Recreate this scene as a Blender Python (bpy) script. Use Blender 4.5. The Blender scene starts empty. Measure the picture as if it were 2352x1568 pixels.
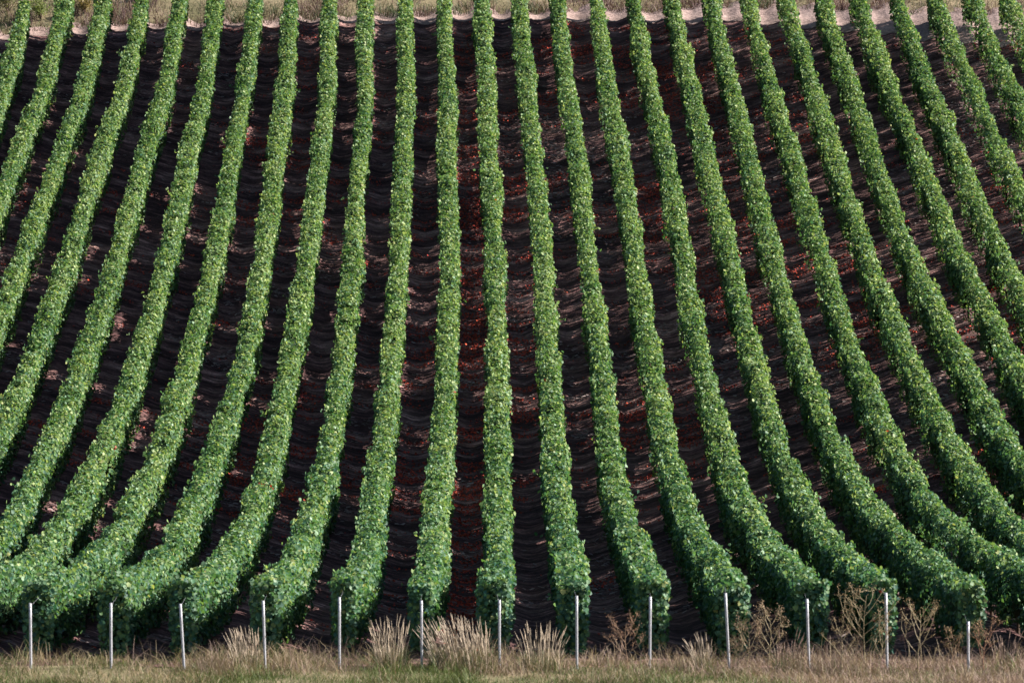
# Vineyard on a hollow slope seen through a long lens: rows of vines, steel end posts, dry verge, headland and bank.
import bpy, math, random
import numpy as np
from mathutils import Vector
rng = np.random.default_rng(7)
random.seed(7)
sc = bpy.context.scene
COL = sc.collection
PI = math.pi

# ------------------------------------------------------------------ terrain (metres; rows run along +Y)
CZ, YAW, PITCH = 7.24, 0.012856434472591216, math.radians(2.5)
S, A0, H = 1.1, -5.8, 1.13
C = [2.853331509241029, 5.685035334388533, 3.2810630481143552, -1.6610342607817818, -0.1786485269108451, 0.7246007321120156,
     0.1523058237787447, 0.009855786731674532, -0.16947934679988452, -0.09138022293404724, -0.08439428487295353]

def ztop(X, Y):
    """height of the vine tops over the plan; the soil lies H below"""
    x = np.clip(X, -17, 19) / 10.0
    yc = np.clip(Y, 60.0, 127.0)
    y = (yc - 90) / 30
    p0 = C[0] + y * (C[1] + y * (C[2] + y * (C[3] + y * (C[4] + y * C[5]))))
    z = p0 + x * (C[6] + y * (C[7] + y * C[8])) + x * x * (C[9] + y * C[10])
    f = np.clip(60.0 - Y, 0, None)
    z = z - 0.004 * np.minimum(f, 40) ** 2 * (f < 40) - (f >= 40) * (6.4 + 0.0 * f)
    b = np.clip(Y - 127.0, 0, None)
    z = z + 0.42 * np.minimum(b, 14) + 0.16 * np.clip(b - 14, 0, 160)
    return z

def hsh(ix, iy, seed):
    n = (ix.astype(np.int64) * 374761393 + iy.astype(np.int64) * 668265263 + seed * 974634221) & 0x7fffffff
    n = ((n ^ (n >> 13)) * 1274126177) & 0x7fffffff
    n = ((n ^ (n >> 16)) * 461845907) & 0x7fffffff
    return (n & 0xffff) / 65535.0

def noise(x, y, seed=0):
    """smooth value noise in -1..1"""
    x = np.asarray(x, float); y = np.asarray(y, float)
    x, y = np.broadcast_arrays(x, y)
    ix, iy = np.floor(x), np.floor(y)
    fx, fy = x - ix, y - iy
    fx = fx * fx * (3 - 2 * fx); fy = fy * fy * (3 - 2 * fy)
    a = hsh(ix, iy, seed); b = hsh(ix + 1, iy, seed); c = hsh(ix, iy + 1, seed); d = hsh(ix + 1, iy + 1, seed)
    return 2 * ((a * (1 - fx) + b * fx) * (1 - fy) + (c * (1 - fx) + d * fx) * fy) - 1

# sideways wander of each row (metres off its ruler line), (distance, offset)
WANDER = {-6: [(116.2, 0.107), (122.7, -0.069)], -5: [(111.5, -0.044), (116.1, 0.084), (122.6, -0.036)], -4: [(101.8, -0.067), (111.3, -0.019), (115.9, 0.081), (122.5, -0.006)], -3: [(92.2, -0.072), (101.6, -0.065), (111.2, -0.066), (115.8, 0.088), (122.4, -0.004)], -2: [(75.6, 0.118), (82.4, -0.075), (92.1, -0.031), (101.5, -0.016), (111.1, -0.026), (115.7, 0.114), (122.3, 0.008)], -1: [(68.6, -0.035), (75.5, -0.043), (82.2, -0.028), (91.9, 0.033), (101.4, 0.082), (110.9, -0.022), (115.6, 0.079), (122.2, -0.056)], 0: [(68.5, -0.035), (75.3, -0.053), (82.1, -0.003), (91.8, 0.038), (101.2, 0.093), (110.8, 0.046), (115.5, 0.041), (122.1, -0.01)], 1: [(68.3, -0.054), (75.2, -0.067), (81.9, -0.032), (91.7, 0.161), (101.1, 0.133), (110.7, 0.055), (115.4, 0.061), (122.1, -0.078)], 2: [(68.2, -0.149), (75.0, -0.047), (81.8, -0.014), (91.6, 0.028), (101.0, 0.077), (110.6, 0.085), (115.4, 0.102), (122.1, -0.059)], 3: [(68.1, -0.079), (74.9, -0.069), (81.7, -0.007), (91.5, 0.052), (100.9, 0.05), (110.6, 0.023), (115.3, 0.037), (122.0, -0.128)], 4: [(68.0, -0.077), (74.8, -0.095), (81.6, -0.087), (91.4, -0.001), (100.9, 0.042), (110.5, 0.028), (115.3, 0.052), (122.0, -0.086)], 5: [(67.9, -0.085), (74.7, -0.1), (81.5, -0.019), (91.3, 0.094), (100.8, 0.125), (110.5, 0.02), (115.3, 0.044), (122.0, -0.069)], 6: [(67.8, -0.123), (74.6, -0.077), (81.4, -0.011), (91.2, 0.056), (100.8, 0.074), (110.5, 0.012), (115.2, 0.001), (122.0, -0.076)], 7: [(67.7, -0.115), (74.5, -0.072), (81.3, -0.03), (91.2, 0.055), (100.7, 0.125), (110.4, 0.072), (115.2, 0.004), (122.1, -0.095)], 8: [(67.6, -0.074), (74.5, -0.069), (81.3, -0.067), (91.1, 0.072), (100.7, 0.062), (110.4, 0.064), (115.3, -0.038), (122.1, -0.1)], 9: [(67.6, -0.034), (74.4, -0.067), (81.2, -0.03), (91.1, 0.041), (100.7, 0.061), (110.5, 0.068), (115.3, -0.021), (122.2, -0.079)], 10: [(67.5, -0.009), (74.3, -0.066), (81.2, -0.052), (91.1, 0.011), (100.7, 0.092), (110.5, 0.119), (115.3, -0.002), (122.2, -0.068)], 11: [(67.5, -0.088), (74.3, -0.065), (81.1, -0.075), (91.0, 0.027), (100.7, 0.072), (110.5, 0.047), (115.4, 0.018), (122.3, -0.068)], 12: [(67.4, 0.089), (74.2, -0.027), (81.1, -0.055), (91.0, -0.049), (100.7, 0.001), (110.6, 0.045), (115.5, 0.041), (122.4, -0.04)], 13: [(67.4, 0.231), (74.2, -0.064), (81.1, -0.036), (91.0, 0.015), (100.7, 0.035), (110.6, 0.056), (115.6, 0.008), (122.5, -0.047)], 14: [(74.2, -0.025), (81.1, 0.027), (91.0, 0.034), (100.7, -0.001), (110.7, 0.059), (115.7, 0.073), (122.6, -0.038)], 15: [(81.1, 0.007), (91.0, 0.055), (100.8, -0.098), (110.8, -0.015), (115.8, 0.011), (122.8, -0.062)], 16: [(91.1, 0.03), (100.8, -0.057), (110.9, 0.029), (115.9, -0.036), (122.9, -0.083)], 17: [(100.9, -0.117), (111.0, -0.037), (116.1, -0.054), (123.1, -0.074)], 18: [(111.2, 0.016), (116.2, 0.054), (123.3, -0.047)], 19: [(116.4, 0.01), (123.5, -0.014)], 20: [(123.7, -0.052)]}

def wander(k, Y):
    w = WANDER.get(k, [(90, 0.0)])
    yy = np.arange(55, 132, 0.5)
    e = np.interp(yy, [p[0] for p in w], [p[1] for p in w]) - 0.15 * np.clip((67.0 - yy) / 6.5, 0, 1)
    ker = np.hanning(9); ker /= ker.sum()
    e = np.convolve(np.pad(e, 4, mode='edge'), ker, 'valid')
    return np.interp(Y, yy, e)

def row_x(k, Y):
    return A0 + S * k + wander(k, Y) + 0.022 * noise(Y / 2.3, k * 7.7, 3) + 0.02 * noise(Y / 0.9, k * 3.1, 4)

def row_end(X):
    return 123.6 + (np.clip(X, -14, 16) + 13) / 29 * 1.5

MEAN_W = (np.arange(55, 132, 1.0), np.mean([wander(k, np.arange(55, 132, 1.0)) for k in range(1, 13)], axis=0))

def zsoil(X, Y, rough=True):
    """soil surface between the rows: a shallow trough per alley, low cross ridges and clods"""
    ph = (X - A0 - np.interp(Y, *MEAN_W)) / S
    m = np.clip((Y - 59.7) / 1.3, 0, 1)
    z = ztop(X, Y) - H + 0.066 * np.cos(2 * PI * ph) * m
    if rough:
        wx = X + 0.15 * noise(X / 0.8, Y / 0.8, 30)
        z = z + m * (0.018 * noise(wx / 0.9, Y / 0.5, 31) + 0.013 * noise(wx / 0.27, Y / 0.22, 32) + 0.012 * noise(X / 0.12, Y / 0.13, 33))
    return z

def path_end(X):
    return row_end(X) + 0.42 + 0.95 * np.clip((X + 2) / 14, 0, 1) + 0.25 * noise(X / 0.5, 0 * X, 62)

def at(u, Y):
    """plan X of a point seen u (in 2352ths of the frame width) at distance Y"""
    return Y * math.tan(YAW + math.atan((u - 1176) / 9800.0))

# ------------------------------------------------------------------ mesh helpers
def tag(o, label=None, cat=None, group=None, kind=None):
    for key, v in (('label', label), ('category', cat), ('group', group), ('kind', kind)):
        if v: o[key] = v
    return o

def empty(name, loc):
    o = bpy.data.objects.new(name, None); COL.objects.link(o); o.location = loc
    o.empty_display_size = 0.2
    return o

def mesh_obj(name, V, F, mats, parent=None, col=None, mi=None, smooth=False):
    """V (n,3) world coordinates, F (m,4) quads or a list of such arrays/triangles"""
    me = bpy.data.meshes.new(name)
    V = np.asarray(V, np.float32)
    if parent is not None:
        V = V - np.array(parent.location, np.float32)
        if parent.parent is not None: V = V - np.array(parent.parent.location, np.float32)
    Fs = [np.asarray(f, np.int32) for f in (F if isinstance(F, list) else [F]) if len(f)]
    me.vertices.add(len(V)); me.vertices.foreach_set('co', V.ravel())
    loops = np.concatenate([f.ravel() for f in Fs])
    tot = np.concatenate([np.full(len(f), f.shape[1], np.int32) for f in Fs])
    start = np.concatenate([[0], np.cumsum(tot)[:-1]]).astype(np.int32)
    me.loops.add(len(loops)); me.loops.foreach_set('vertex_index', loops)
    me.polygons.add(len(tot)); me.polygons.foreach_set('loop_start', start)
    for m in (mats if isinstance(mats, (list, tuple)) else [mats]): me.materials.append(m)
    if mi is not None: me.polygons.foreach_set('material_index', np.asarray(mi, np.int32))
    if smooth: me.polygons.foreach_set('use_smooth', np.ones(len(tot), bool))
    if col is not None:
        a = me.attributes.new('tone', 'FLOAT_COLOR', 'POINT')
        c = np.ones((len(V), 4), np.float32); c[:, :3] = col
        a.data.foreach_set('color', c.ravel())
    me.update(calc_edges=True)
    o = bpy.data.objects.new(name, me); COL.objects.link(o)
    if parent is not None: o.parent = parent
    return o

class MB:
    """collects tubes and boxes for one mesh"""
    def __init__(s): s.v = []; s.f = []; s.n = 0; s.c = []
    def add(s, V, F, col=(1, 1, 1)):
        V = np.asarray(V, float)
        s.v.append(V); s.f.append(np.asarray(F, int) + s.n); s.n += len(V)
        s.c.append(np.broadcast_to(np.asarray(col, float), (len(V), 3)))
    def tube(s, P, r0, r1, n=4, col=(1, 1, 1)):
        P = np.asarray(P, float); m = len(P)
        T = np.gradient(P, axis=0); T /= np.linalg.norm(T, axis=1)[:, None] + 1e-9
        up = np.array([0.3, 0.9, 0.2]); a = np.cross(T, up); a /= np.linalg.norm(a, axis=1)[:, None] + 1e-9
        b = np.cross(T, a)
        r = np.linspace(r0, r1, m)[:, None, None]
        th = np.arange(n) * 2 * PI / n
        V = P[:, None, :] + r * (a[:, None, :] * np.cos(th)[None, :, None] + b[:, None, :] * np.sin(th)[None, :, None])
        i = np.arange(m - 1)[:, None] * n; j = np.arange(n)[None, :]; j2 = (j + 1) % n
        F = np.stack([i + j, i + j2, i + n + j2, i + n + j], -1).reshape(-1, 4)
        s.add(V.reshape(-1, 3), F, col)
    def box(s, lo, hi, col=(1, 1, 1)):
        x0, y0, z0 = lo; x1, y1, z1 = hi
        V = [(x0, y0, z0), (x1, y0, z0), (x1, y1, z0), (x0, y1, z0), (x0, y0, z1), (x1, y0, z1), (x1, y1, z1), (x0, y1, z1)]
        s.add(V, [(0, 3, 2, 1), (4, 5, 6, 7), (0, 1, 5, 4), (1, 2, 6, 5), (2, 3, 7, 6), (3, 0, 4, 7)], col)
    def build(s, name, mat, parent=None, smooth=False):
        return mesh_obj(name, np.concatenate(s.v), np.concatenate(s.f), mat, parent, np.concatenate(s.c), smooth=smooth)

def grid(xs, ys, zf):
    X, Y = np.meshgrid(xs, ys)
    Z = zf(X, Y)
    V = np.stack([X, Y, Z], -1).reshape(-1, 3)
    n = len(xs)
    i = (np.arange(len(ys) - 1)[:, None] * n + np.arange(n - 1)[None, :]).ravel()
    return V, np.stack([i, i + 1, i + n + 1, i + n], 1)

def ribbons(P, h, az, lean, w, c0, c1, segs=3, droop=0.0):
    """grass blades: P (n,3) feet, h height, az lean azimuth, lean 0..1, w width; colours foot -> tip"""
    n = len(P)
    t = np.linspace(0, 1, segs + 1)[None, :]
    out = (lean * h)[:, None] * t ** 1.7
    z = h[:, None] * (t - droop * t ** 3 * 0.5) * (1 - 0.35 * lean[:, None] ** 2)
    ctr = P[:, None, :] + np.stack([np.cos(az)[:, None] * out, np.sin(az)[:, None] * out, z], -1)
    fa = rng.uniform(-0.9, 0.9, n)
    side = np.stack([np.cos(fa), np.sin(fa), np.zeros(n)], -1)[:, None, :]
    wd = (w[:, None] * (1 - 0.8 * t ** 1.5))[:, :, None] * 0.5
    V = np.stack([ctr - side * wd, ctr + side * wd], 2)
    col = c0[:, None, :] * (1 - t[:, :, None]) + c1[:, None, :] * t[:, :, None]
    col = np.repeat(col[:, :, None, :], 2, 2)
    b = np.arange(n)[:, None] * (segs + 1) * 2 + np.arange(segs)[None, :] * 2
    F = np.stack([b, b + 1, b + 3, b + 2], -1).reshape(-1, 4)
    return V.reshape(-1, 3), F, col.reshape(-1, 3)

def leaves(P, N, size, col, tipdir=None, wide=1.0, fold=0.22, curl=0.12):
    """folded six-point leaves: P centres, N normals, size, col (n,3)"""
    n = len(P)
    N = N / (np.linalg.norm(N, axis=1)[:, None] + 1e-9)
    if tipdir is None:
        tipdir = rng.normal(size=(n, 3)) * 0.8 + np.array([0, 0, -0.7])
    T = tipdir - N * (tipdir * N).sum(1)[:, None]
    T /= np.linalg.norm(T, axis=1)[:, None] + 1e-9
    B = np.cross(N, T)
    uv = np.array([(-0.42, 0.0), (-0.36, 0.40), (0.16, 0.48), (0.55, 0.0), (0.16, -0.48), (-0.36, -0.40)])
    jit = 1 + rng.uniform(-0.16, 0.16, (n, 6))
    t = uv[None, :, 0] * jit; s_ = uv[None, :, 1] * jit * wide
    f = fold * rng.uniform(0.3, 1.7, n)[:, None]; c = curl * rng.uniform(-0.5, 1.6, n)[:, None]
    h = f * np.abs(s_) - c * t * t * 2
    V = P[:, None, :] + size[:, None, None] * (T[:, None, :] * t[..., None] + B[:, None, :] * s_[..., None] + N[:, None, :] * h[..., None])
    b = np.arange(n)[:, None] * 6
    F = np.concatenate([b + np.array([0, 3, 2, 1]), b + np.array([0, 5, 4, 3])], 0)
    return V.reshape(-1, 3), F, np.repeat(col, 6, 0)

# ------------------------------------------------------------------ materials
def new_mat(name):
    m = bpy.data.materials.new(name); m.use_nodes = True
    nt = m.node_tree; nt.nodes.clear()
    return m, nt, nt.nodes.new('ShaderNodeOutputMaterial')

def plant_mat(name, rough=0.5, spec=0.5, trans=0.3, tcol=(1.2, 1.25, 0.5)):
    m, nt, out = new_mat(name)
    at_ = nt.nodes.new('ShaderNodeAttribute'); at_.attribute_name = 'tone'
    p = nt.nodes.new('ShaderNodeBsdfPrincipled')
    p.inputs['Roughness'].default_value = rough; p.inputs['Specular IOR Level'].default_value = spec
    nt.links.new(at_.outputs['Color'], p.inputs['Base Color'])
    mul = nt.nodes.new('ShaderNodeVectorMath'); mul.operation = 'MULTIPLY'; mul.inputs[1].default_value = tcol
    nt.links.new(at_.outputs['Color'], mul.inputs[0])
    tr = nt.nodes.new('ShaderNodeBsdfTranslucent'); nt.links.new(mul.outputs[0], tr.inputs['Color'])
    mx = nt.nodes.new('ShaderNodeMixShader'); mx.inputs[0].default_value = trans
    nt.links.new(p.outputs[0], mx.inputs[1]); nt.links.new(tr.outputs[0], mx.inputs[2])
    nt.links.new(mx.outputs[0], out.inputs['Surface'])
    return m

def ramp(nt, src, stops):
    r = nt.nodes.new('ShaderNodeValToRGB'); e = r.color_ramp.elements
    while len(e) < len(stops): e.new(0.5)
    for el, (p, c) in zip(e, stops): el.position = p; el.color = (*c, 1)
    nt.links.new(src, r.inputs[0])
    return r

def noise_node(nt, vec, scale, detail=4, rough=0.6):
    n = nt.nodes.new('ShaderNodeTexNoise'); n.inputs['Scale'].default_value = scale
    n.inputs['Detail'].default_value = detail; n.inputs['Roughness'].default_value = rough
    nt.links.new(vec, n.inputs['Vector'])
    return n

def earth_mat(name, big, stops, fine, squash=(1, 1, 1), rough=0.95, bump=0.5, streak=0):
    """two scales of mottling plus a grain bump, in object metres"""
    m, nt, out = new_mat(name)
    tc = nt.nodes.new('ShaderNodeTexCoord')
    mp = nt.nodes.new('ShaderNodeMapping'); mp.inputs['Scale'].default_value = squash
    nt.links.new(tc.outputs['Object'], mp.inputs['Vector'])
    a = noise_node(nt, mp.outputs[0], big, 5, 0.65)
    r = ramp(nt, a.outputs['Fac'], stops)
    b = noise_node(nt, tc.outputs['Object'], fine, 4, 0.7)
    r2 = ramp(nt, b.outputs['Fac'], [(0.3, (0.45, 0.45, 0.45)), (0.7, (1.5, 1.5, 1.5))])
    mul = nt.nodes.new('ShaderNodeVectorMath'); mul.operation = 'MULTIPLY'
    nt.links.new(r.outputs[0], mul.inputs[0]); nt.links.new(r2.outputs[0], mul.inputs[1])
    if streak:
        mp2 = nt.nodes.new('ShaderNodeMapping'); mp2.inputs['Scale'].default_value = (0.42, 2.6, 1)
        nt.links.new(tc.outputs['Object'], mp2.inputs['Vector'])
        c = noise_node(nt, mp2.outputs[0], streak, 4, 0.75)
        r3 = ramp(nt, c.outputs['Fac'], [(0.38, (0.42, 0.38, 0.38)), (0.53, (0.95, 0.88, 0.86)), (0.68, (2.7, 2.45, 2.4))])
        m3 = nt.nodes.new('ShaderNodeVectorMath'); m3.operation = 'MULTIPLY'
        nt.links.new(mul.outputs[0], m3.inputs[0]); nt.links.new(r3.outputs[0], m3.inputs[1]); mul = m3
    p = nt.nodes.new('ShaderNodeBsdfPrincipled'); p.inputs['Roughness'].default_value = rough
    p.inputs['Specular IOR Level'].default_value = 0.2
    nt.links.new(mul.outputs[0], p.inputs['Base Color'])
    bp = nt.nodes.new('ShaderNodeBump'); bp.inputs['Strength'].default_value = bump; bp.inputs['Distance'].default_value = 0.03
    nt.links.new(b.outputs['Fac'], bp.inputs['Height']); nt.links.new(bp.outputs[0], p.inputs['Normal'])
    nt.links.new(p.outputs[0], out.inputs['Surface'])
    return m

M_LEAF = plant_mat('vine_leaf', 0.55, 0.27, 0.34, (1.35, 1.4, 0.75))
M_CORE = plant_mat('dark_core_hull', 0.8, 0.1, 0.05)  # for the hull added inside the rows to stop light passing
M_GRASS = plant_mat('grass_blade', 0.6, 0.3, 0.25, (1.0, 1.0, 0.7))
M_STRAW = plant_mat('straw', 0.6, 0.3, 0.2, (1.0, 0.95, 0.8))
M_LITTER = plant_mat('dead_leaf', 0.8, 0.2, 0.1, (1.0, 0.9, 0.8))
M_BARK = earth_mat('vine_bark', 30, [(0.3, (0.05, 0.035, 0.025)), (0.7, (0.13, 0.09, 0.07))], 90)
M_SOIL = earth_mat('soil', 0.9, [(0.34, (0.036, 0.017, 0.019)), (0.48, (0.088, 0.046, 0.047)), (0.57, (0.18, 0.106, 0.100)), (0.70, (0.33, 0.22, 0.20))], 16, (0.8, 2.0, 1), bump=0.9, streak=3.2)
M_GROUND = earth_mat('dry_turf', 0.7, [(0.3, (0.09, 0.085, 0.04)), (0.6, (0.19, 0.15, 0.09)), (0.8, (0.26, 0.19, 0.13))], 12)
M_PATH = earth_mat('pale_earth', 1.2, [(0.3, (0.20, 0.14, 0.125)), (0.6, (0.30, 0.215, 0.195)), (0.8, (0.38, 0.285, 0.26))], 11, bump=0.8)

def steel_mat():
    m, nt, out = new_mat('galvanised_steel')
    tc = nt.nodes.new('ShaderNodeTexCoord')
    n = noise_node(nt, tc.outputs['Object'], 14, 4, 0.6)
    r = ramp(nt, n.outputs['Fac'], [(0.3, (0.28, 0.28, 0.31)), (0.7, (0.42, 0.42, 0.46))])
    at_ = nt.nodes.new('ShaderNodeAttribute'); at_.attribute_name = 'tone'
    mul = nt.nodes.new('ShaderNodeVectorMath'); mul.operation = 'MULTIPLY'
    nt.links.new(r.outputs[0], mul.inputs[0]); nt.links.new(at_.outputs['Color'], mul.inputs[1])
    p = nt.nodes.new('ShaderNodeBsdfPrincipled'); p.inputs['Metallic'].default_value = 0.1; p.inputs['Roughness'].default_value = 0.5
    nt.links.new(mul.outputs[0], p.inputs['Base Color']); nt.links.new(p.outputs[0], out.inputs['Surface'])
    return m
M_STEEL = steel_mat()

# ------------------------------------------------------------------ the setting
xs = np.concatenate([np.linspace(-420, -40, 20), np.arange(-38, 42, 1.0), np.linspace(44, 420, 20)])
ys = np.concatenate([np.linspace(-120, 40, 17), np.arange(42, 56, 2.0), np.arange(56, 64, 0.5), np.arange(64, 122, 2.0), np.arange(122, 148, 0.5), np.linspace(150, 700, 24)])
def zground(X, Y):
    inside = np.clip((Y - 59.8) / 0.8, 0, 1) * np.clip((path_end(X) + 0.1 - Y) / 0.6, 0, 1) * np.clip((X + 17.5) / 1.0, 0, 1) * np.clip((20.5 - X) / 1.0, 0, 1)
    return ztop(X, Y) - H - 0.012 - 0.45 * inside + 0.05 * noise(X / 1.7, Y / 1.7, 50)
V, F = grid(xs, ys, zground)
tag(mesh_obj('ground', V, F, M_GROUND, smooth=True), 'dry grassy ground of the verge and the bank', 'ground', kind='structure')
V, F = grid(np.arange(-18, 21, 0.085), np.arange(59.6, 128.2, 0.11), zsoil)
F = F[V[F[:, 0], 1] < path_end(V[F[:, 0], 0]) - 0.1]
tag(mesh_obj('vineyard_soil', V, F, M_SOIL, smooth=True), 'dark tilled soil in troughs between the vine rows', 'soil', kind='structure')
# headland path: pale earth along the far row ends, wider towards the right
px = np.arange(-18, 21, 0.11); nt_ = 26
Xp = np.repeat(px[None, :], nt_, 0); tt = np.linspace(0, 1, nt_)[:, None]
y0 = row_end(px) + 0.05 + 0.18 * noise(px / 0.7, 0 * px, 61) - 1.6 * np.clip((px - 8) / 8, 0, 1)
y1 = path_end(px) + 0.25
Yp = y0[None, :] * (1 - tt) + y1[None, :] * tt
Zp = zsoil(Xp, Yp) + 0.012
V = np.stack([Xp, Yp, Zp], -1).reshape(-1, 3); n = len(px)
i = (np.arange(nt_ - 1)[:, None] * n + np.arange(n - 1)[None, :]).ravel()
tag(mesh_obj('dirt_path', V, np.stack([i, i + 1, i + n + 1, i + n], 1), M_PATH, smooth=True), 'pale pinkish earth track along the far ends of the rows', 'path', kind='structure')

# ------------------------------------------------------------------ vine rows
ORD = ['first', 'second', 'third', 'fourth', 'fifth', 'sixth', 'seventh', 'eighth', 'ninth', 'tenth', 'eleventh', 'twelfth', 'thirteenth']
YS = 60.55

def leaf_colours(n, yel, bl):
    """albedo mix: dull green, blue green, yellow green"""
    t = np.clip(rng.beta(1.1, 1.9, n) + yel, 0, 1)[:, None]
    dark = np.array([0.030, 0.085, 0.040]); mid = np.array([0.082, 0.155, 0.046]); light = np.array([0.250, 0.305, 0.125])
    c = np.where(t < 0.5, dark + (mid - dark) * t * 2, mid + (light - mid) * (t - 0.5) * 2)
    blue = (rng.random(n) < bl)[:, None]
    c = np.where(blue, c * np.array([0.8, 0.95, 1.5]), c)
    return c * rng.uniform(0.8, 1.2, n)[:, None]

def GAPS(k, Y):
    return -0.56 + 0.42 * np.clip((Y - 78) / 22, 0, 1) + 0.035 * np.clip(k - 5, -8, 11) + (0.14 if k == 6 else 0.0)

def make_row(k, label):
    ye = float(row_end(A0 + S * k)) + random.uniform(-0.25, 0.25)
    ys_ = YS + random.uniform(-0.08, 0.12)
    L = ye - ys_
    x0 = float(row_x(k, np.array([ys_]))[0])
    root = empty('vine_row', (x0, ys_, float(ztop(np.array(x0), np.array(ys_)) - H)))
    tag(root, label, 'vine row', 'rows of trellised vines across the slope')
    ks = k * 17.3
    top = lambda Y: H + 0.075 * noise(Y / 1.05, ks, 10) + 0.05 * noise(Y / 0.36, ks, 11)
    hw = lambda Y: 0.208 + 0.055 * noise(Y / 1.2, ks, 12) + 0.036 * noise(Y / 0.4, ks, 13)
    bot = lambda Y: 0.14 + 0.09 * noise(Y / 0.8, ks, 14)
    gap = lambda Y: np.clip(1.9 * (noise(Y / 0.5, ks, 19) + 0.7 * noise(Y / 2.6, ks, 20) + GAPS(k, Y)), 0, 1) * np.clip((Y - 62) / 2, 0, 1)
    # leaves on the flanks and the top
    n = int(L * 860)
    Y = ys_ + rng.random(n) * L
    r = rng.random(n)
    is_top = r < 0.36
    s = rng.random(n)
    side = np.where(rng.random(n) < 0.5, -1.0, 1.0)
    hwY, tY, bY = hw(Y), top(Y), bot(Y)
    lump = 0.06 * noise(Y / 0.22, np.where(is_top, s * 3, s * 5 + side * 20) + ks, 15)
    depth = 0.17 * rng.random(n) ** 1.6
    px_ = np.where(is_top, (s * 2 - 1) * hwY * 0.95, side * (hwY + lump - depth))
    edge = np.abs(s * 2 - 1)
    pz_ = np.where(is_top, tY + lump - depth - 0.13 * edge ** 2.5, bY + (tY - bY - 0.03) * s ** 0.85)
    # lower flanks are thinner
    px_ = np.where(is_top, px_, px_ * (0.80 + 0.20 * np.clip((pz_ - 0.1) / 0.5, 0, 1)))
    N = np.zeros((n, 3))
    N[:, 0] = np.where(is_top, (s * 2 - 1) * 0.6, side * 0.9)
    N[:, 2] = np.where(is_top, 0.9, 0.22)
    N += rng.normal(size=(n, 3)) * 0.55
    # weak vines: airy stretches of the flanks that let the sun through
    thin = gap(Y)
    keep = is_top | (pz_ > 0.86) | (rng.random(n) > 0.72 * thin)
    px_, Y, pz_, N = px_[keep], Y[keep], pz_[keep], N[keep]
    # end caps
    caps = []
    for yc, sg in ((ys_, -1.0), (ye, 1.0)):
        m = 520
        cy = np.full(m, yc) + sg * (0.06 * noise(rng.random(m) * 9, rng.random(m) * 9, 16) - 0.12 * rng.random(m) ** 1.5)
        q = rng.uniform(-1, 1, m); zz = rng.random(m) ** 0.85
        czz = bot(cy) + (top(cy) - bot(cy)) * zz
        cx = q * hw(cy) * (0.80 + 0.20 * np.clip(zz / 0.4, 0, 1))
        cn = np.stack([q * 0.4, np.full(m, sg * 0.9), np.full(m, 0.45)], 1) + rng.normal(size=(m, 3)) * 0.4
        caps.append((cx, cy, czz, cn))
    # loose shoots standing off the hedge
    ns = max(4, int(L / 5))
    for q in range(ns):
        yq = ys_ + random.random() * L; sd = random.choice((-1, 1))
        m = random.randint(4, 8); t = np.linspace(0.2, 1, m)
        ln = random.uniform(0.12, 0.24)
        base = float(hw(np.array([yq]))[0]) * random.uniform(0.2, 1.0); zt_ = float(top(np.array([yq]))[0])
        upw = random.random() < 0.5
        cx = sd * (base + ln * t * (0.5 if upw else 1.0)) + rng.normal(size=m) * 0.025
        cz = zt_ - (0.05 if upw else random.uniform(0.1, 0.5)) + ln * t * (0.9 if upw else 0.2) + rng.normal(size=m) * 0.02
        caps.append((cx, yq + 0.05 * rng.normal(size=m), cz, rng.normal(size=(m, 3)) + np.array([0, -0.3, 0.6])))
    px_ = np.concatenate([px_] + [c[0] for c in caps]); Y = np.concatenate([Y] + [c[1] for c in caps])
    pz_ = np.concatenate([pz_] + [c[2] for c in caps]); N = np.concatenate([N] + [c[3] for c in caps])
    n = len(Y)
    Xw = row_x(k, Y) + px_
    P = np.stack([Xw, Y, ztop(row_x(k, Y), Y) - H + pz_], 1)
    yel = 0.10 * noise(Y / 1.0, ks, 17) + 0.10 * noise(Y / 3.5, ks, 18) + 0.17 * np.clip((Y - 62) / 28, 0, 1) + 0.17 * np.clip((pz_ - 0.85) / 0.25, 0, 1) - 0.10  # young tops are yellower; sun on tops and near shade also put in
    col = leaf_colours(n, yel, 0.52 - 0.38 * np.clip((Y - 62) / 30, 0, 1))  # near leaves bluer: shade and sky sheen put into the colour
    red = rng.random(n) < 0.00012
    for rk, ry, rz in RED_SPOTS:
        if rk == k: red |= ((Y - ry) ** 2 + (pz_ - rz) ** 2 < 0.09 ** 2) & (px_ > -0.05)
    col[red] = np.array([0.30, 0.035, 0.02]) * rng.uniform(0.7, 1.2, (int(red.sum()), 1))
    pale = rng.random(n) < 0.012
    col[pale] = np.array([0.30, 0.32, 0.12]) * rng.uniform(0.7, 1.1, (int(pale.sum()), 1))
    size = rng.uniform(0.038, 0.078, n) * np.where(rng.random(n) < 0.15, 1.2, 1.0)
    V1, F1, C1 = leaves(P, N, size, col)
    # unseen dark hull added among the leaves to block light, standing for stems
    yy = np.arange(ys_ + 0.13, ye - 0.12, 0.22)
    sec = np.array([(-0.55, 0.06), (-0.72, 0.5), (-0.62, 0.82), (-0.3, 0.945), (0.3, 0.945), (0.62, 0.82), (0.72, 0.5), (0.55, 0.06)])
    b_ = bot(yy)[:, None] + 0.08; t_ = top(yy)[:, None]
    cx = sec[None, :, 0] * (hw(yy)[:, None] - 0.02); cz = b_ + (t_ - 0.05 - b_) * sec[None, :, 1]
    xr = row_x(k, yy)[:, None]
    V2 = np.stack([xr + cx, np.repeat(yy[:, None], 8, 1), ztop(xr, yy[:, None]) - H + cz], -1).reshape(-1, 3)
    i = np.arange(len(yy) - 1)[:, None] * 8; j = np.arange(8)[None, :]; j2 = (j + 1) % 8
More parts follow.
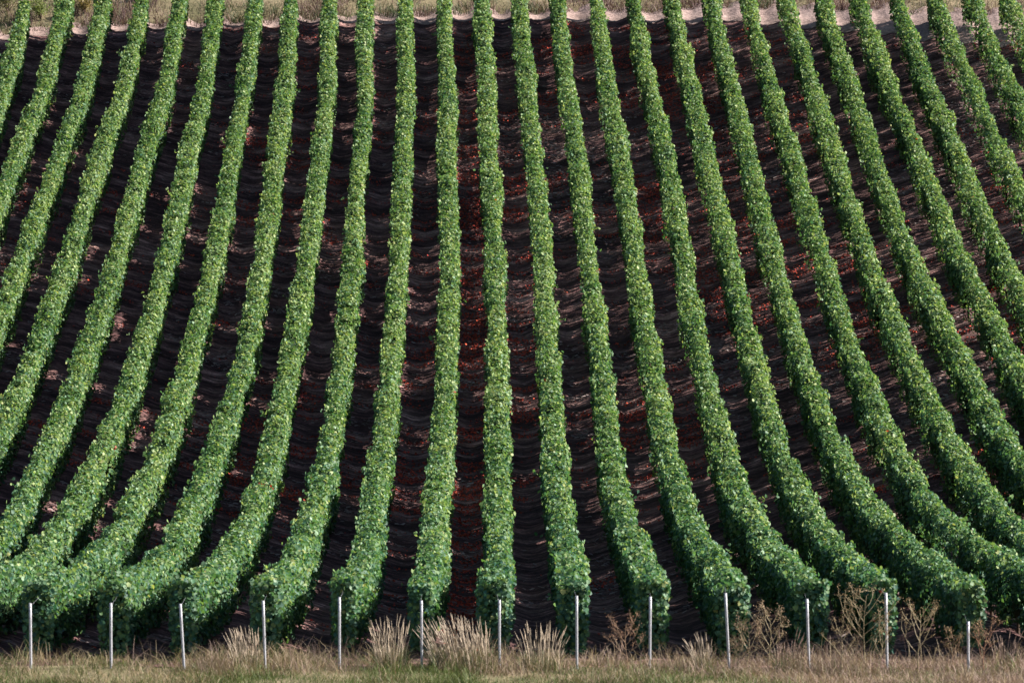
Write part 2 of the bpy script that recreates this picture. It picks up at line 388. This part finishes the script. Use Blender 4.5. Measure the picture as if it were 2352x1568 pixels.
    F2 = np.stack([i + j, i + j2, i + 8 + j2, i + 8 + j], -1).reshape(-1, 4)
    e = (len(yy) - 1) * 8
    F2 = F2[(gap(yy[F2[:, 0] // 8]) < 0.3) & (gap(yy[F2[:, 2] // 8]) < 0.3)]
    F2 = np.concatenate([F2, [[0, 1, 2, 7], [2, 3, 6, 7], [3, 4, 5, 6], [e, e + 7, e + 2, e + 1], [e + 2, e + 7, e + 6, e + 3], [e + 3, e + 6, e + 5, e + 4]]])
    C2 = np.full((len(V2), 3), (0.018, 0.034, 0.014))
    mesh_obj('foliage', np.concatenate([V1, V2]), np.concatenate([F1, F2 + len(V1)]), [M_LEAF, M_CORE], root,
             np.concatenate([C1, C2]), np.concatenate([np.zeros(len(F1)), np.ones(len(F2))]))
    # the gnarled stems under the leaves
    b = MB()
    for yv in np.arange(ys_ + 0.3, ye - 0.2, 1.0):
        yv = yv + random.uniform(-0.1, 0.1); xv = float(row_x(k, np.array([yv]))[0]); zv = float(zsoil(np.array(xv), np.array(yv), False)) - 0.05
        P_ = [(xv + random.uniform(-0.03, 0.03), yv + random.uniform(-0.03, 0.03), zv + t) for t in (0, 0.18, 0.34, 0.55)]
        b.tube(P_, 0.032, 0.02, 5)
    tag(b.build('stems', M_BARK, root), kind='stuff')
    return root

RED_SPOTS = [(0, 86.2, 0.9), (-1, 83.2, 1.0), (2, 79.0, 1.0), (5, 88.3, 0.95), (0, 75.0, 0.9)]
LOOKS = {}
for k in range(-7, 23):
    if 0 <= k <= 12:
        lab = f'leafy green vine row whose near end stands behind the {ORD[k]} steel post from the left'
    elif k < 0:
        lab = f'leafy green vine row, {ORD[-k - 1]} to the left of the row behind the leftmost steel post'
    else:
        lab = f'leafy green vine row, {ORD[k - 13]} to the right of the row behind the rightmost steel post'
    make_row(k, lab)

# ------------------------------------------------------------------ end posts
# (u at the top, u at the foot, v of the top, extra note)
POSTS = [(65, 66, 1383, 'clear of any tuft'), (251, 251, 1383, 'with a column of small slots'), (411, 420, 1385, 'leaning to one side'), (602, 607, 1378, 'at the edge of a straw tuft'),
         (778, 778, 1370, 'tall and clean over bare verge'), (967, 968, 1378, 'between two big straw tufts'), (1147, 1147, 1377, 'at the end of a wide straw tuft'), (1325, 1326, 1368, 'standing bare before a row end'),
         (1495, 1494, 1370, 'beside brown weeds'), (1668, 1678, 1362, 'leaning beside a thin straw tuft'), (1856, 1862, 1376, 'half in brown weeds'), (2038, 2042, 1362, 'behind a branching dead weed'), (2228, 2229, 1428, 'shortest of its line')]
for k, (ut, ub, vt, note) in enumerate(POSTS):
    Yp_ = 59.25 if k != 8 else 59.5
    xb, xt = at(ub, Yp_), at(ut, Yp_)
    zt_ = CZ - Yp_ * math.tan(PITCH + math.atan((vt - 784) / 9800.0))
    zb = float(ztop(np.array(xb), np.array(Yp_)) - H) - 0.06
    root = empty('vineyard_post', (xb, Yp_, zb + 0.06))
    tag(root, f'galvanised steel end post {note}, {ORD[k]} from the left', 'post', 'steel end posts of the vine rows')
    hgt = zt_ - zb
    b = MB(); W, D, T = 0.0175, 0.03, 0.004
    out = [(-W, 0), (W, 0), (W, D), (W - T, D), (W - T, T), (-W + T, T), (-W + T, D), (-W, D)]
    zs = np.linspace(0, hgt, 5)
    for a_, b_ in zip(zs[:-1], zs[1:]):
        V = [(xb + (xt - xb) * zz / hgt + x, Yp_ + y, zb + zz) for zz in (a_, b_) for x, y in out]
        F_ = [(i, (i + 1) % 8, 8 + (i + 1) % 8, 8 + i) for i in range(8)]
        if b_ == zs[-1]: F_ += [(8, 9, 12, 13), (9, 10, 11, 12), (8, 13, 14, 15)]
        b.add(V, F_)
    for zz in np.arange(0.2, hgt - 0.06, 0.095):          # punched slots
        xx = xb + (xt - xb) * zz / hgt
        b.box((xx - 0.0045, Yp_ - 0.0012, zb + zz), (xx + 0.0045, Yp_ + 0.003, zb + zz + 0.022), (0.06, 0.06, 0.07))
    b.build('profile', M_STEEL, root)
    c = MB(); zz = hgt - 0.055; xx = xt
    c.box((xx - W - 0.003, Yp_ - 0.004, zb + zz), (xx + W + 0.003, Yp_ + D + 0.003, zb + zz + 0.012), (1.1, 1.1, 1.1))
    c.build('wire_clip', M_STEEL, root)
    xr = float(row_x(k, np.array([61.4]))[0])
    w_ = MB(); w_.tube([(xx, Yp_ + D, zb + zz + 0.006), (xx * 0.5 + xr * 0.5, 60.7, zb + zz), (xr, 61.4, zb + zz - 0.03)], 0.001, 0.001, 4)
    w_.build('trellis_wire', M_STEEL, root)

# ------------------------------------------------------------------ litter in the alleys
def scatter_litter(n, seed, thr, bias):
    X = rng.uniform(-15, 18, n); Y = 60.8 + rng.random(n) ** 0.9 * 64
    ph = (X - A0 - np.interp(Y, *MEAN_W)) / S
    w = 0.9 * noise(X / 1.1, Y / 0.32, seed) + 0.5 * noise(X / 4.0, Y / 6.0, seed + 1) + 0.35 * noise(np.floor(ph) * 5.3, Y / 9.0, seed + 2) + bias(np.floor(ph), Y)
    keep = (w + 0.22 * rng.normal(size=n) > thr) & (Y < row_end(X) - 0.1)
    return X[keep], Y[keep]
def red_bias(kf, Y):
    return np.where(kf == 5, 0.85, 0.0) + np.where((kf == 6) | (kf == 4) | (kf == 9), 0.12, 0) - 0.75 * np.clip((82 - Y) / 14, 0, 1) - np.where(kf < 0, 0.15, 0)
X, Y = scatter_litter(620000, 40, 0.58, red_bias)
n = len(X)
P = np.stack([X, Y, zsoil(X, Y) + 0.02], 1)
N = np.stack([rng.normal(size=n) * 0.5, -0.5 + rng.normal(size=n) * 0.5, np.ones(n)], 1)
col = np.array([0.55, 0.085, 0.052]) * rng.uniform(0.3, 1.2, (n, 1)) * (1 + rng.normal(size=(n, 3)) * 0.10)
V, F, Cc = leaves(P, N, rng.uniform(0.024, 0.055, n), np.clip(col, 0.01, 1), fold=0.5)
tag(mesh_obj('fallen_leaves', V, F, M_LITTER, None, Cc), 'rust red fallen leaves in bands over the dark soil', 'leaf litter', kind='stuff')
X, Y = scatter_litter(300000, 45, 0.55, lambda kf, Y: 0.25 * np.clip((kf - 5) / 12, -0.5, 1))
n = len(X)
P = np.stack([X, Y, zsoil(X, Y) + 0.015], 1)
N = np.stack([rng.normal(size=n) * 0.3, -0.3 + rng.normal(size=n) * 0.4, np.ones(n)], 1)
td = np.stack([np.ones(n), rng.normal(size=n) * 0.5, np.zeros(n)], 1)
col = np.array([0.36, 0.29, 0.28]) * rng.uniform(0.3, 1.2, (n, 1))
V, F, Cc = leaves(P, N, rng.uniform(0.04, 0.13, n), col, td, wide=0.28, fold=0.2)
tag(mesh_obj('pruning_debris', V, F, M_LITTER, None, Cc), 'pale straw and stone scraps strewn over the dark soil', 'debris', kind='stuff')

# ------------------------------------------------------------------ near verge
GREEN = np.array([0.060, 0.088, 0.026]); STRAW = np.array([0.27, 0.21, 0.13]); PINK = np.array([0.24, 0.165, 0.135]); PALE = np.array([0.50, 0.40, 0.305])
def zver(X, Y): return ztop(X, Y) - H - 0.02
n = 210000
X = rng.uniform(-9.5, 11.5, n); Y = 57.2 + rng.random(n) * 3.3
dens = noise(X / 0.6, Y / 0.5, 70)
keep = (rng.random(n) < 0.62 + 0.5 * dens) & (Y < 60.25 + 0.25 * noise(X / 0.8, 0 * X, 71))
X, Y = X[keep], Y[keep]; n = len(X)
g = np.clip(0.45 + 0.6 * noise(X / 0.9, Y / 0.7, 72) + 0.35 * noise(X / 3.0, 0 * X, 73) - 0.045 * X + 0.25 * (60 - Y) - 0.1, 0, 1)
g = (rng.random(n) < g)[:, None]
dry = np.where((rng.random(n) < np.clip(0.35 + 0.06 * X, 0.1, 0.8))[:, None], PINK, STRAW)
base = np.where(g, GREEN, dry) * rng.uniform(0.6, 1.25, (n, 1))
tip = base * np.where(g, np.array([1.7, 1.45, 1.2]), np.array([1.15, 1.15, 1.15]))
h = (0.035 + 0.24 * rng.random(n) ** 3.6) * (1 + 0.65 * noise(X / 0.5, Y / 0.5, 74)) * np.where(Y > 59.6, 1.15, 1.0)
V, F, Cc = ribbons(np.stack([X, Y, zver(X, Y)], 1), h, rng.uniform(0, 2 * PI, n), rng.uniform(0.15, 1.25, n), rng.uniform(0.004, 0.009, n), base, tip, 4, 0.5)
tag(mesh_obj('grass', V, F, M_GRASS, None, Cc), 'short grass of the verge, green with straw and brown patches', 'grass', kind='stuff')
# stray tall stalks along the row ends
n = 22000
X = rng.uniform(-9.2, 11.2, n); Y = rng.uniform(58.6, 60.3, n)
keep = rng.random(n) < 0.25 + 0.75 * noise(X / 0.55, 0 * X, 75) + 0.028 * X
X, Y = X[keep], Y[keep]; n = len(X)
b0 = np.where((rng.random(n) < 0.5)[:, None], PINK, STRAW) * rng.uniform(0.6, 1.2, (n, 1))
V, F, Cc = ribbons(np.stack([X, Y, zver(X, Y)], 1), 0.14 + 0.42 * rng.random(n) ** 2.2, rng.uniform(0, 2 * PI, n), rng.uniform(0.05, 1.15, n), rng.uniform(0.004, 0.008, n), b0, b0 * 1.2, 5, 0.35)
tag(mesh_obj('dry_stalks', V, F, M_STRAW, None, Cc), 'thin dry stalks sticking up along the near row ends', 'dry stalks', kind='stuff')

def tuft(u0, u1, vtop, nst, lean, label, colr=PALE, Yc=59.3, width=0.0095):
    """a tussock of tall dry grass: stems that fan from a narrow foot, each with a slim seed head"""
    x0, x1 = at(u0, Yc), at(u1, Yc)
    xc = 0.5 * (x0 + x1); zg = float(zver(np.array(xc), np.array(Yc)))
    hmax = CZ - Yc * math.tan(PITCH + math.atan((vtop - 784) / 9800.0)) - zg
    root = empty('grass_tuft', (xc, Yc, zg)); tag(root, label, 'grass tuft', 'tall dry grass tufts on the verge')
    q = rng.uniform(-1, 1, nst)
    X = xc + q * (x1 - x0) * 0.42; Y = Yc + rng.normal(size=nst) * 0.12
    h = hmax * (0.40 + 0.60 * rng.random(nst) ** 0.9) * (1 - 0.15 * q * q)
    leanx = lean + 0.18 * q + rng.normal(size=nst) * 0.11
    az = np.where(leanx > 0, 0.0, PI) + rng.normal(size=nst) * 0.3
    c = colr * rng.uniform(0.6, 1.15, (nst, 1))
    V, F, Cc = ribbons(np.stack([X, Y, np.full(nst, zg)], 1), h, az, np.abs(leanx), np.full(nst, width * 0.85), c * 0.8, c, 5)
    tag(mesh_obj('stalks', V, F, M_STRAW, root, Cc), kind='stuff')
    b = MB()
    for j in range(nst):
        if rng.random() < 0.75:
            o = leanx[j] * h[j] * np.array([0.78, 0.9, 1.0]) ** 1.7
            P_ = np.stack([X[j] + o * abs(math.cos(az[j])), Y[j] + np.abs(o) * math.sin(az[j]), zg + h[j] * np.array([0.78, 0.9, 1.0]) * (1 - 0.35 * leanx[j] ** 2)], 1)
            b.tube(P_, width * 0.62, width * 0.18, 4, c[j])
    tag(b.build('seed_heads', M_STRAW, root), kind='stuff')
    m = int(nst * 3.2)
    X = xc + rng.uniform(-1, 1, m) * (x1 - x0) * 0.5; Y = Yc + rng.normal(size=m) * 0.15
    c0 = np.where((rng.random(m) < 0.4)[:, None], GREEN * 1.3, STRAW) * rng.uniform(0.6, 1.2, (m, 1))
    V, F, Cc = ribbons(np.stack([X, Y, np.full(m, zg)], 1), hmax * rng.uniform(0.2, 0.6, m), rng.uniform(0, 2 * PI, m), rng.uniform(0.1, 0.8, m), rng.uniform(0.006, 0.011, m), c0, c0 * 1.2, 4, 0.4)
    tag(mesh_obj('leaf_blades', V, F, M_GRASS, root, Cc), kind='stuff')

tuft(528, 600, 1430, 90, -0.10, 'pale straw grass tuft fanning up just before the fourth post from the left')
tuft(858, 935, 1404, 105, -0.05, 'upright straw grass tuft between the fifth and sixth posts from the left')
tuft(985, 1135, 1404, 230, -0.22, 'widest straw grass tuft, leaning over beside the seventh post from the left')
tuft(1195, 1290, 1420, 84, 0.02, 'sparse straw grass tuft between the seventh and eighth posts from the left')
tuft(1595, 1640, 1446, 52, -0.16, 'thin straw grass tuft leaning away from the tenth post from the left', PALE * 0.85)
tuft(1395, 1440, 1470, 22, 0.0, 'short brownish grass tuft between the eighth and ninth posts', PINK * 1.1)
tuft(1780, 1850, 1440, 40, 0.05, 'pinkish dry grass tuft right before the eleventh post from the left', PINK * 1.2)
tuft(2290, 2340, 1440, 26, 0.05, 'sparse grass tuft past the rightmost post near the frame edge', PINK * 1.1)

def weed(u, vtop, label, spread=0.5, nb=7, colr=(0.36, 0.29, 0.18), head=(0.30, 0.21, 0.12), Yc=59.05, leanx=0.0, thick=0.008):
    """dead umbel plant: main stem, forked side branches, clusters of seeds"""
    x = at(u, Yc); zg = float(zver(np.array(x), np.array(Yc)))
    hmax = CZ - Yc * math.tan(PITCH + math.atan((vtop - 784) / 9800.0)) - zg
    root = empty('dead_weed', (x, Yc, zg)); tag(root, label, 'dead weed', 'dead branching weeds on the verge')
    st, br, hd = MB(), MB(), []
    def pt(t): return np.array([x + leanx * t * hmax + 0.02 * math.sin(5 * t + u), Yc, zg + hmax * t])
    st.tube([pt(t) for t in np.linspace(0, 1, 7)], thick, thick * 0.35, 5, colr)
    def branch(p, d, ln, r, lev):
        d = d / np.linalg.norm(d); ps = [p]
        for _ in range(3):
            d = d + np.array([0, 0, 0.16]) + rng.normal(size=3) * 0.10; d /= np.linalg.norm(d)
            p = p + d * ln / 3; ps.append(p)
        br.tube(ps, r, r * 0.5, 4, colr)
        if lev == 0:
            hd.append((p, ln)); return
        for _ in range(random.randint(2, 4)):
            branch(ps[random.randint(1, 3)], d + rng.normal(size=3) * 0.55, ln * random.uniform(0.35, 0.6), r * 0.6, lev - 1)
        hd.append((p, ln * 0.5))
    for q in range(nb):
        t = 0.30 + 0.65 * (q + random.random() * 0.6) / nb
        sd = 1 if q % 2 else -1
        branch(pt(t), np.array([sd * spread, random.uniform(-0.4, 0.4), 0.55]), hmax * (0.58 - 0.38 * t) * random.uniform(0.8, 1.2), thick * 0.6, 2)
    hd.append((pt(1.0), 0.1))
    st.build('stem', M_STRAW, root); tag(br.build('branches', M_STRAW, root), kind='stuff')
    Pn = []
    for p, ln in hd: Pn.append(p + rng.normal(size=(5, 3)) * np.array([0.024, 0.02, 0.014]))
    Pn = np.concatenate(Pn); m = len(Pn)
    V, F, Cc = leaves(Pn, rng.normal(size=(m, 3)), rng.uniform(0.006, 0.013, m), 1.15 * np.array(head) * rng.uniform(0.6, 1.3, (m, 1)))
    tag(mesh_obj('seed_heads', V, F, M_LITTER, root, Cc), kind='stuff')

weed(1987, 1368, 'tallest branching dead weed, standing right before the twelfth post from the left', 0.75, 11, leanx=0.03)
weed(2022, 1440, 'crooked dead weed crossing in front of the foot of the twelfth post', 0.4, 6, leanx=0.08)
weed(2115, 1402, 'slender dead weed with a single bare stem between the last two posts', 0.45, 8)
weed(1940, 1440, 'leaning dead weed with few branches past the eleventh post', 0.35, 6, leanx=-0.08)
weed(2195, 1462, 'low brown dead weed just before the rightmost post', 0.5, 7, colr=(0.30, 0.20, 0.13))
weed(2265, 1445, 'reddish dead weed just past the rightmost post', 0.4, 7, colr=(0.28, 0.15, 0.10), leanx=0.03)
weed(1440, 1432, 'rusty brown branching weed before the ninth post from the left', 0.7, 8, colr=(0.28, 0.18, 0.12), head=(0.30, 0.17, 0.11))
weed(1720, 1440, 'bushy tan dead weed just past the tenth post from the left', 0.6, 9, head=(0.36, 0.24, 0.16))
weed(1770, 1418, 'upright tan dead weed midway between the tenth and eleventh posts', 0.45, 9, head=(0.38, 0.27, 0.18))
weed(1700, 1480, 'lowest tan weed at the foot of the tenth post', 0.6, 6, head=(0.36, 0.24, 0.16))

# ------------------------------------------------------------------ bank behind the rows
n = 90000
X = rng.uniform(-17, 20, n); ye = path_end(X) - 0.12
Y = ye + rng.random(n) ** 1.3 * 10
clump = noise(X / 0.7, Y / 0.6, 80)
keep = rng.random(n) < 0.6 + 0.6 * clump
X, Y, clump = X[keep], Y[keep], clump[keep]; n = len(X)
hue = noise(X / 0.9, Y / 0.9, 81) + 0.5 * noise(X / 3.3, Y / 3.0, 82)
grn = (rng.random(n) < np.clip(0.20 + 0.8 * hue - 0.015 * X, 0.02, 0.9))[:, None]
brn = (rng.random(n) < np.clip(0.45 - 0.9 * hue, 0.05, 0.95))[:, None]
c0 = np.where(grn, np.array([0.05, 0.07, 0.028]), np.where(brn, np.array([0.11, 0.062, 0.060]), np.array([0.20, 0.135, 0.11]))) * rng.uniform(0.55, 1.25, (n, 1))
V, F, Cc = ribbons(np.stack([X, Y, ztop(X, Y) - H - 0.03], 1), (0.12 + 0.3 * rng.random(n) ** 1.6) * (1 + 0.5 * clump), rng.uniform(0, 2 * PI, n), rng.uniform(0.1, 1.1, n), rng.uniform(0.010, 0.022, n), c0, c0 * 1.2, 3, 0.3)
tag(mesh_obj('scrub_grass', V, F, M_GRASS, None, Cc), 'tangled dry grass and heath on the bank beyond the rows', 'scrub', kind='stuff')

def shrub(u, Y, hgt, wid, label, colr, leaf=0.05, nl=900):
    x = at(u, Y); zg = float(ztop(np.array(x), np.array(Y)) - H)
    root = empty('low_shrub', (x, Y, zg)); tag(root, label, 'shrub', 'low shrubs on the bank beyond the rows')
    b = MB(); tips = []
    for q in range(9):
        a = random.uniform(0, 2 * PI); r = random.uniform(0.2, 1.0) * wid * 0.5
        t = np.array([x + math.cos(a) * r, Y + math.sin(a) * r, zg + hgt * random.uniform(0.55, 0.95)])
        b.tube([np.array([x, Y, zg - 0.03]), (np.array([x, Y, zg]) * 0.45 + t * 0.55) + np.array([0, 0, 0.05]), t], 0.012, 0.004, 4)
        tips += [t, t * 0.6 + np.array([x, Y, zg + 0.05]) * 0.4]
    b.build('stem', M_BARK, root)
    tips = np.array(tips)
    P = tips[rng.integers(0, len(tips), nl)] + rng.normal(size=(nl, 3)) * np.array([0.11, 0.11, 0.09]) * wid
    P[:, 2] = np.maximum(P[:, 2], zg + 0.02)
    V, F, Cc = leaves(P, rng.normal(size=(nl, 3)) + np.array([0, -0.3, 0.6]), rng.uniform(0.6, 1.2, nl) * leaf, np.array(colr) * rng.uniform(0.6, 1.35, (nl, 1)), wide=0.7)
    mesh_obj('crown', V, F, M_LEAF, root, Cc)

shrub(97, 124.9, 0.55, 0.8, 'grassy green shrub on the bank behind the leftmost far row ends', (0.13, 0.16, 0.05))
shrub(20, 125.6, 0.6, 0.9, 'olive shrub on the bank at the far corner beside the first row end', (0.11, 0.11, 0.05))
shrub(195, 125.2, 0.5, 0.6, 'tawny shrub on the bank between the second and third far row ends', (0.20, 0.15, 0.07))
shrub(360, 126.2, 0.5, 0.7, 'twiggy dull shrub on the bank above the far track', (0.12, 0.11, 0.07))
shrub(715, 127.2, 0.45, 0.7, 'dark purple brown shrub on the bank above the far track', (0.12, 0.08, 0.075))
shrub(882, 126.2, 0.5, 0.6, 'bright green shrub on the bank above the tawny grass', (0.11, 0.19, 0.05))
shrub(962, 126.4, 0.6, 0.8, 'yellow green leafy shrub on the bank left of centre', (0.15, 0.22, 0.06))
shrub(1055, 126.8, 0.4, 0.7, 'deep green low shrub on the bank just past the yellow green one', (0.07, 0.14, 0.045))
shrub(1150, 127.0, 0.45, 0.7, 'grey brown shrub on the bank near the middle', (0.17, 0.135, 0.115))
shrub(1500, 127.5, 0.35, 0.6, 'small olive shrub on the bank right of the middle', (0.15, 0.16, 0.06))
shrub(2010, 129.0, 0.35, 0.9, 'dark low shrub on the bank over the wide part of the track', (0.06, 0.08, 0.04))

# ------------------------------------------------------------------ light, sky, camera
EL, AZ = math.radians(31), math.radians(86)       # azimuth from +Y towards +X
sd = Vector((math.sin(AZ) * math.cos(EL), math.cos(AZ) * math.cos(EL), math.sin(EL)))
su = bpy.data.lights.new('sun', 'SUN'); su.energy = 5.0; su.angle = math.radians(0.53); su.color = (1.0, 0.94, 0.85)
so = bpy.data.objects.new('sun', su); COL.objects.link(so); so.rotation_euler = sd.to_track_quat('Z', 'Y').to_euler(); so.location = (60, 100, 60)
w = bpy.data.worlds.new('World'); sc.world = w; w.use_nodes = True
nt = w.node_tree; bg = nt.nodes['Background']
sky = nt.nodes.new('ShaderNodeTexSky'); sky.sky_type = 'NISHITA'; sky.sun_disc = False
sky.sun_elevation = EL; sky.sun_rotation = AZ
nt.links.new(sky.outputs[0], bg.inputs['Color']); bg.inputs['Strength'].default_value = 0.05

cam = bpy.data.cameras.new('camera'); cam.lens = 150.0; cam.sensor_width = 36.0; cam.clip_start = 0.5; cam.clip_end = 3000
cam.dof.use_dof = True; cam.dof.focus_distance = 86.0; cam.dof.aperture_fstop = 3.2
co = bpy.data.objects.new('camera', cam); COL.objects.link(co)
co.location = (0, 0, CZ); co.rotation_euler = (PI / 2 - PITCH, 0, -YAW)
sc.camera = co
sc.view_settings.view_transform = 'Standard'; sc.view_settings.look = 'None'
sc.view_settings.exposure = 1.68; sc.view_settings.gamma = 1.0
sc.cycles.max_bounces = 6; sc.cycles.diffuse_bounces = 3; sc.cycles.glossy_bounces = 2; sc.cycles.transmission_bounces = 3
